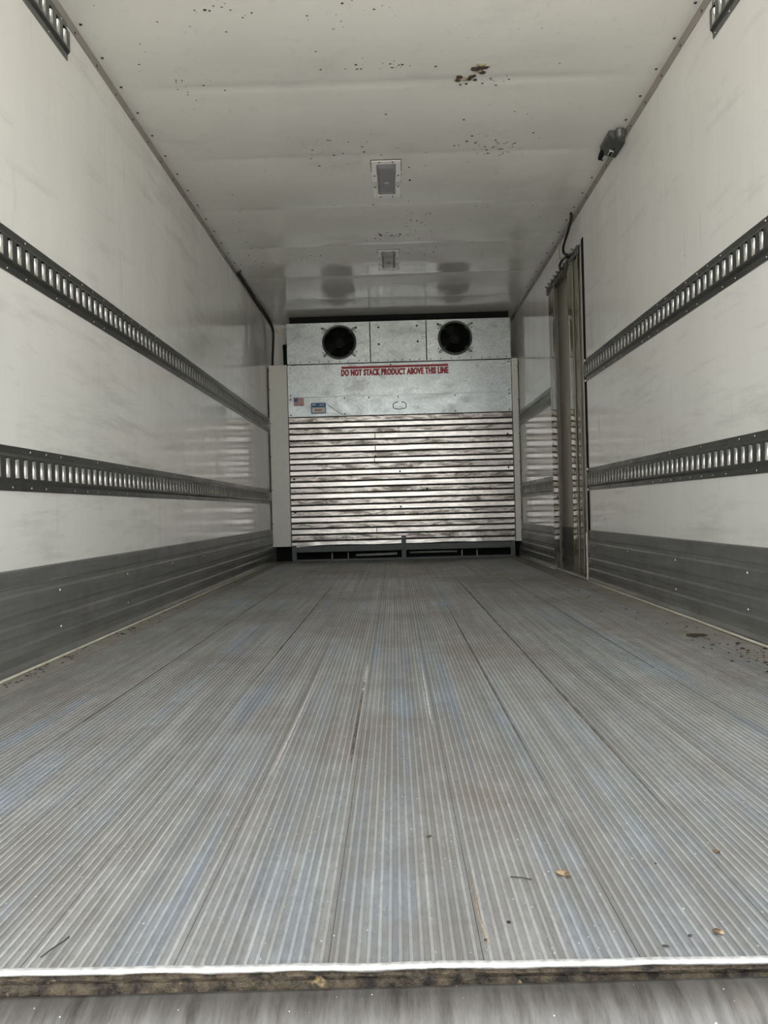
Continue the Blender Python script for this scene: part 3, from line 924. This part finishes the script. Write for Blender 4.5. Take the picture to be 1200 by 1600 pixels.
# ================================================================== CEILING LAMPS
def lamp(cx, y0, y1, w, lens_w, lens_m, label, cut):
    root = tag(empty("ceiling_lamp", (cx, (y0 + y1) / 2, ZC)), label, "ceiling lamp", "recessed ceiling lamps")
    zt = ZC + .001; zb = ZC - .0065
    hw, lw = w / 2, lens_w / 2; ly0, ly1 = y0 + .034, y1 - .034
    fr = MB()
    for lo, hi in (((cx - hw, y0, zb), (cx - lw, y1, zt)), ((cx + lw, y0, zb), (cx + hw, y1, zt)), ((cx - lw, y0, zb), (cx + lw, ly0, zt)), ((cx - lw, ly1, zb), (cx + lw, y1, zt))):
        fr.box(lo, hi, 0)
    fr.build("mounting_plate", M_LAMPFR, root)
    sl = MB()
    for lo, hi in (((cx - hw - .004, y0 - .005, zb + .003), (cx - hw, y1 + .005, zt)), ((cx + hw, y0 - .005, zb + .003), (cx + hw + .004, y1 + .005, zt)), ((cx - hw, y0 - .006, zb + .003), (cx + hw, y0, zt)), ((cx - hw, y1, zb + .003), (cx + hw, y1 + .006, zt))):
        sl.box(lo, hi, 0)
    sl.build("sealant_line", M_SEAM, root)
    n = 12; b = MB(); rows = []
    for i in range(n + 1):
        u = i / n; y = ly0 + (ly1 - ly0) * u; row = []
        for j in range(n + 1):
            v = j / n; x = cx - lw + lens_w * v
            e = min(u, 1 - u) * 10; f = min(v, 1 - v) * 6
            h = .014 * min(1, e) * min(1, f)
            if cut:
                e2 = .022 * math.sin(math.pi * v)
                y = ly0 + e2 + (ly1 - ly0 - 2 * e2) * u
            row.append((x, y, zb + .003 - h))
        rows.append(row)
    for a, c in zip(rows, rows[1:]):
        for j in range(n):
            b.quad([a[j], c[j], c[j + 1], a[j + 1]], 0, False)
    b.build("lens", lens_m, root, fix=False)
    if cut:
        b = MB(); b.box((cx - lw, ly0, zb + .004), (cx + lw, ly1, zb + .006)); b.build("lens_rim", M_LAMPFR, root)
    b = MB(); b.dome((cx, (y0 + y1) / 2 + .01, zb - .0105), (0, 0, -1), .016, .006, 12); b.build("lens_button", M_LENS2 if not cut else M_LENS, root)
    for sx in (-1, 1):
        for yy in (y0 + (y1 - y0) * .37, y0 + (y1 - y0) * .68):
            rivet(root, (cx + sx * (hw + lw) / 2, yy, zb), (0, 0, -1), "screw", .85)
        for yy in (y0 + .014, y1 - .014):
            rivet(root, (cx + sx * .034, yy, zb), (0, 0, -1), "screw", .85)
lamp(.004, 3.722, 4.160, .150, .100, M_LENS, "recessed ceiling lamp with clean grey lens, nearer of the two", False)
lamp(.005, 5.005, 5.415, .146, .098, M_LENS2, "recessed ceiling lamp with cloudy lens, farther one near the cooling unit", True)

# ================================================================== STRIP CURTAIN AT THE SIDE DOOR
cu = tag(empty("strip_curtain", (XR - .03, (DY0 + DY1) / 2, 0)), "clear yellowed vinyl strip curtain hanging over the side door", "curtain")
b = MB(); b.box((XR - .028, DY0 - .01, 1.925), (XR - .022, DY1 + .01, 1.972)); b.box((XR - .028, DY0 - .01, 1.966), (XR - .001, DY1 + .01, 1.972))
b.build("hanging_rail", M_BRKT, cu)
y = DY0 + .03
while y < DY1:
    h = MB(); h.tube([(XR - .024, y, 1.955), (XR - .046, y, 1.958), (XR - .056, y, 1.962)], .0055, 6)
    h.build("peg", M_BRKT, cu)
    h = MB(); h.box((XR - .034, y - .018, 1.918), (XR - .028, y + .018, 1.950), 0, .002); h.build("clamp_plate", M_BRKT, cu)
    y += .0826
def strip(ya, yb, xo, zt, zb, bow, seed, twist=0.0):
    b = MB(); nz, ny = 40, 10; rows = []
    for i in range(nz + 1):
        t = i / nz; z = zt + (zb - zt) * t; row = []
        for j in range(ny + 1):
            s = j / ny
            wv = .0012 * mnoise.noise(Vector((seed, z * 1.1, 0)))
            sh = .010 * mnoise.noise(Vector((seed + 7, z * 1.2, 0))) * t
            x = xo - bow * math.sin(math.pi * s) + wv + twist * (s - .5) * math.sin(math.pi * t)
            row.append((x, ya + (yb - ya) * s + sh, z))
        rows.append(row)
    for a, c in zip(rows, rows[1:]):
        for j in range(ny):
            b.quad([a[j], a[j + 1], c[j + 1], c[j]], 0, True)
    o = b.build("vinyl_strip", M_STRIP, cu)
    md = o.modifiers.new("thickness", 'SOLIDIFY'); md.thickness = .003; md.offset = 0
    return o
strip(4.372, 4.500, XR - .020, 1.945, .030, .0016, 1)
strip(4.455, 4.600, XR - .028, 1.945, .035, .0022, 2, .004)
strip(4.955, 5.075, XR - .030, 1.945, .025, .0014, 3)
strip(5.035, 5.140, XR - .022, 1.945, .030, .0014, 4)
strip(5.110, 5.200, XR - .016, 1.945, .030, .0012, 5)

# black cable dropping from the ceiling to the curtain rail
b = MB()
def smooth(pts, n=8):
    P = [Vector(p) for p in pts]; P = [P[0]] + P + [P[-1]]; out = []
    for i in range(1, len(P) - 2):
        for k in range(n):
            t = k / n
            out.append(.5 * ((2 * P[i]) + (-P[i - 1] + P[i + 1]) * t + (2 * P[i - 1] - 5 * P[i] + 4 * P[i + 1] - P[i + 2]) * t * t + (-P[i - 1] + 3 * P[i] - 3 * P[i + 1] + P[i + 2]) * t ** 3))
    out.append(P[-2]); return out
b.tube(smooth([(1.115, 4.47, 2.214), (1.116, 4.475, 2.18), (1.118, 4.56, 2.14), (1.119, 4.70, 2.095), (1.119, 4.69, 2.045), (1.119, 4.58, 1.995), (1.117, 4.535, 1.982), (1.105, 4.58, 1.983), (1.100, 4.66, 1.992), (1.098, 4.72, 1.982), (1.096, 4.70, 1.950), (1.098, 4.65, 1.940)]), .0085, 8)
tag(b.build("power_cable", M_CABLE), "thick black cable curling down from the ceiling to the strip curtain rail", "cable")
b = MB(); b.tube(smooth([(1.132, 4.80, 2.172), (1.125, 4.84, 2.11), (1.122, 4.80, 2.045), (1.122, 4.74, 2.02)]), .0022, 6)
lw_ = tag(b.build("sensor_wire", M_LEAD), "thin tan wire beside the thick black cable", "wire")
b = MB(); b.tube([(1.122, 4.74, 2.02), (1.12, 4.68, 2.006), (1.119, 4.64, 2.005)], .0028, 6); b.build("teal_tail", M_TEALW, lw_)
# black cable in the left ceiling corner
b = MB()
b.tube(smooth([(XL + .012, 5.35, ZC - .012), (XL + .018, 5.7, ZC - .016), (XL + .014, 6.0, ZC - .020), (XL + .022, 6.3, ZC - .024), (XL + .030, 6.62, ZC - .045), (XL + .040, 6.72, ZC - .10), (XL + .036, 6.73, 2.00), (XL + .030, 6.72, 1.88), (XL + .028, 6.70, 1.74)]), .0105, 8)
tag(b.build("corner_cable", M_CABLE), "black cable along the left ceiling corner, dropping behind the white post", "cable")

# cast bracket under the ceiling at the right wall
br = tag(empty("ceiling_bracket", (1.10, 3.56, ZC)), "dark grey metal door-hold bracket under the ceiling at the right wall", "bracket")
b = MB()
pf = [(1.062, ZC - .001), (1.136, ZC - .001), (1.136, ZC - .060), (1.085, ZC - .046), (1.064, ZC - .020)]
b.extrude_y(pf, 3.50, 3.655, closed=True, caps=True); b.build("body", M_BRKT, br)
b = MB(); b.box((1.088, 3.468, ZC - .050), (1.128, 3.502, ZC - .006), 0, .004); clp = b.build("clip", M_BRKT, br)
box("catch", (1.094, 3.460, ZC - .046), (1.106, 3.470, ZC - .014), M_STEELPIN, clp, .002)
b = MB(); b.box((1.090, 3.60, ZC - .054), (1.118, 3.640, ZC - .049), 0, .001); b.build("latch_plate", M_STEELPIN, br)
b = MB(); b.box((1.098, 3.608, ZC - .0552), (1.110, 3.640, ZC - .052)); b.build("latch_slot", M_BLACK, br)
b = MB(); b.dome((1.108, 3.575, ZC - .050), (-.2, 0, -1), .008, .003, 10); b.build("bolt_hole", M_BLACK, br)
b = MB(); b.tube([(1.080, 3.640, ZC - .022), (1.078, 3.690, ZC - .028), (1.078, 3.715, ZC - .034)], .016, 10, r2=.010); b.build("rubber_tip", M_BLACK, br)

# ================================================================== SMALL THINGS ON CEILING AND FLOOR
def blob(b, c, r, sq=(1, 1, 1), seed=0, m=0, sub=2, rough=.45):
    bm = bmesh.new(); bmesh.ops.create_icosphere(bm, subdivisions=sub, radius=1)
    for v in bm.verts:
        k = 1 + rough * mnoise.noise(v.co * 1.7 + Vector((seed * 3.1, seed, 0)))
        v.co = Vector((c[0] + v.co.x * r * sq[0] * k, c[1] + v.co.y * r * sq[1] * k, c[2] + v.co.z * r * sq[2] * k))
    b.addbm(bm, m, True)
def nest(name, label, parts):
    b = MB()
    for i, (x, y, r, sx, sy, m) in enumerate(parts):
        blob(b, (x, y, ZC - .003), r, (sx, sy, .5), i + 3, m)
    return tag(b.build(name, [M_MUD, M_MUD2]), label, "mud nest", "insect mud remains on the ceiling")
nest("mud_nest", "dark wasp mud remains on the ceiling, larger upper clump", [(.372, 2.972, .014, 1.3, .9, 0), (.400, 2.965, .014, 1.9, .6, 0), (.392, 2.945, .012, 1.8, .7, 1), (.388, 2.985, .012, 1.2, 1, 1), (.402, 2.998, .011, 1.4, .7, 0), (.374, 3.020, .007, 1, 1, 0)])
nest("mud_nest", "broken trail of mud remains on the ceiling, lower left of the larger clump", [(.312, 3.025, .010, 1.2, .9, 0), (.308, 3.048, .010, 1.3, .8, 0), (.325, 3.040, .010, 1.6, .7, 1), (.342, 3.046, .008, 1.5, .6, 1), (.358, 3.030, .009, .9, 1.1, 0), (.366, 3.026, .008, 1.3, .9, 0), (.352, 3.044, .009, 1.2, .7, 0), (.380, 3.05, .007, 1.3, .7, 0), (.345, 3.075, .005, 1.2, 1, 0), (.322, 3.080, .005, 1, 1, 0)])
# fly specks and spatter on the ceiling and the wall gutters: uncountable
def specks(name, spots, mat, label, cat, z, sz):
    b = MB(); rnd = random.Random(len(spots))
    for x, y, s, n, sx, sy in spots:
        for i in range(int(n * 1.6)):
            r = s * (.3 + .75 * rnd.random() ** 1.6)
            cx, cy = x + rnd.gauss(0, sx), y + rnd.gauss(0, sy)
            cx = max(XL + .03, min(XR - .03, cx))
            k = 6; a0 = rnd.random() * 6; st = .55 + .5 * rnd.random()
            ring = [(cx + r * math.cos(a0 + 2 * math.pi * q / k) * (1.2 - .2 * (q % 2)), cy + r * st * math.sin(a0 + 2 * math.pi * q / k), z) for q in range(k)]
            for q in range(k):
                b.quad([ring[q], ring[(q + 1) % k], (cx, cy, z + sz * r)])
    o = b.build(name, mat)
    return tag(o, label, cat, None, "stuff")
specks("ceiling_specks", [(-.60, 5.2, .008, 60, .16, .06), (.15, 4.5, .007, 26, .16, .22), (.52, 3.6, .007, 26, .10, .07), (.02, 2.93, .006, 12, .09, .012), (-.02, 4.75, .010, 9, .06, .05), (.68, 2.45, .007, 22, .05, .1),
        (-.55, 2.65, .007, 16, .25, .10), (-.25, 2.55, .007, 14, .25, .1), (-.25, 3.55, .006, 18, .18, .14), (-.85, 3.0, .006, 14, .10, .12), (.55, 3.45, .006, 14, .05, .1), (.30, 5.0, .008, 18, .2, .25), (-.6, 4.3, .006, 10, .3, .3), (.45, 3.05, .006, 6, .04, .02), (.6, 4.2, .006, 8, .2, .2), (.13, 3.95, .012, 2, .004, .006), (-.1, 3.6, .007, 8, .08, .12)],
       M_MUD, "dark fly specks and dirt spots scattered over the white ceiling", "dirt specks", ZC - .0045, -.35)
specks("gutter_dirt", [(-1.055, 2.1, .006, 30, .012, .22), (-1.05, 2.9, .006, 30, .014, .35), (1.03, 2.2, .008, 26, .035, .16), (.98, 2.6, .006, 14, .06, .3), (.93, 3.6, .008, 12, .05, .2), (1.0, 2.0, .009, 16, .04, .12)],
       M_MUD, "dark crumbs of dirt lying along the floor gutters", "dirt crumbs", .0002, .5)

def husk(x, y, L, W, ang, mat, label, split=True):
    root = tag(empty("seed_husk", (x, y, 0)), label, "husk", "dry husks on the floor")
    ca, sa = math.cos(ang), math.sin(ang)
    for k, (off, m) in enumerate(((0, mat), (.30, M_HUSK2 if mat is M_HUSK else M_HUSK))):
        if k and not split: break
        bm = bmesh.new(); bmesh.ops.create_icosphere(bm, subdivisions=2, radius=1)
        for v in bm.verts:
            px = v.co.x * L * (.5 if not k else .22) + off * L * (1 if k else 0); py = v.co.y * W * (.5 if not k else .36) * (1 - .35 * v.co.x); pz = v.co.z * W * .26 + W * (.24 if not k else .33) + W * .05 * math.sin(v.co.x * 9)
            v.co = Vector((x + px * ca - py * sa, y + px * sa + py * ca, pz))
        b = MB(); b.addbm(bm, 0, True); b.build("shell" if not k else "kernel", m, root)
husk(.192, .889, .020, .009, -.85, M_HUSK2, "tan split seed husk on the ribbed floor, right of centre near the edge")
husk(.323, .763, .013, .007, -.9, M_HUSK, "dark brown husk near the right end of the rear floor edge")
husk(.398, .940, .010, .005, -.2, M_HUSK, "small brown husk on the floor up and right of the tan one", False)
husk(.036, .999, .009, .004, .6, M_TWIG, "small dark chip on the floor near the middle", False)
husk(.261, .741, .008, .0035, -.2, M_TWIG, "small dark flake left of the dark brown husk", False)
husk(.292, .758, .005, .004, .5, M_TWIG, "tiny dark crumb beside the dark brown husk", False)
husk(.083, .757, .005, .0035, .2, M_TWIG, "tiny dark crumb by the middle of the rear floor edge", False)
b = MB(); b.tube([(.128, .884, .0016), (.140, .881, .0020), (.152, .877, .0014)], .0008, 5)
tag(b.build("twig", M_TWIG), "thin dark twig left of the tan split husk", "twig")
b = MB(); b.tube([(.085, .748, .0012), (.080, .800, .0014), (.082, .85, .0012), (.079, .90, .0012)], .0007, 5)
tag(b.build("straw", M_HUSK2), "thin pale straw lying along a rib near the middle of the floor edge", "straw")
b = MB(); b.tube([(-.370, .740, .0012), (-.366, .752, .0014), (-.359, .768, .0012), (-.357, .776, .001)], .0008, 5)
tag(b.build("twig", M_TWIG), "dark twig at the left end of the rear floor edge", "twig")
lf = MB(); rnd = random.Random(4)
for i in range(7):
    blob(lf, (.982 + rnd.gauss(0, .016), 2.448 + rnd.gauss(0, .010), .006), .010, (1.5, .8, .45), i, 0, 1, .8)
tag(lf.build("leaf_clump", M_MUD), "dark crumpled leaf clump in the right floor gutter", "leaf")
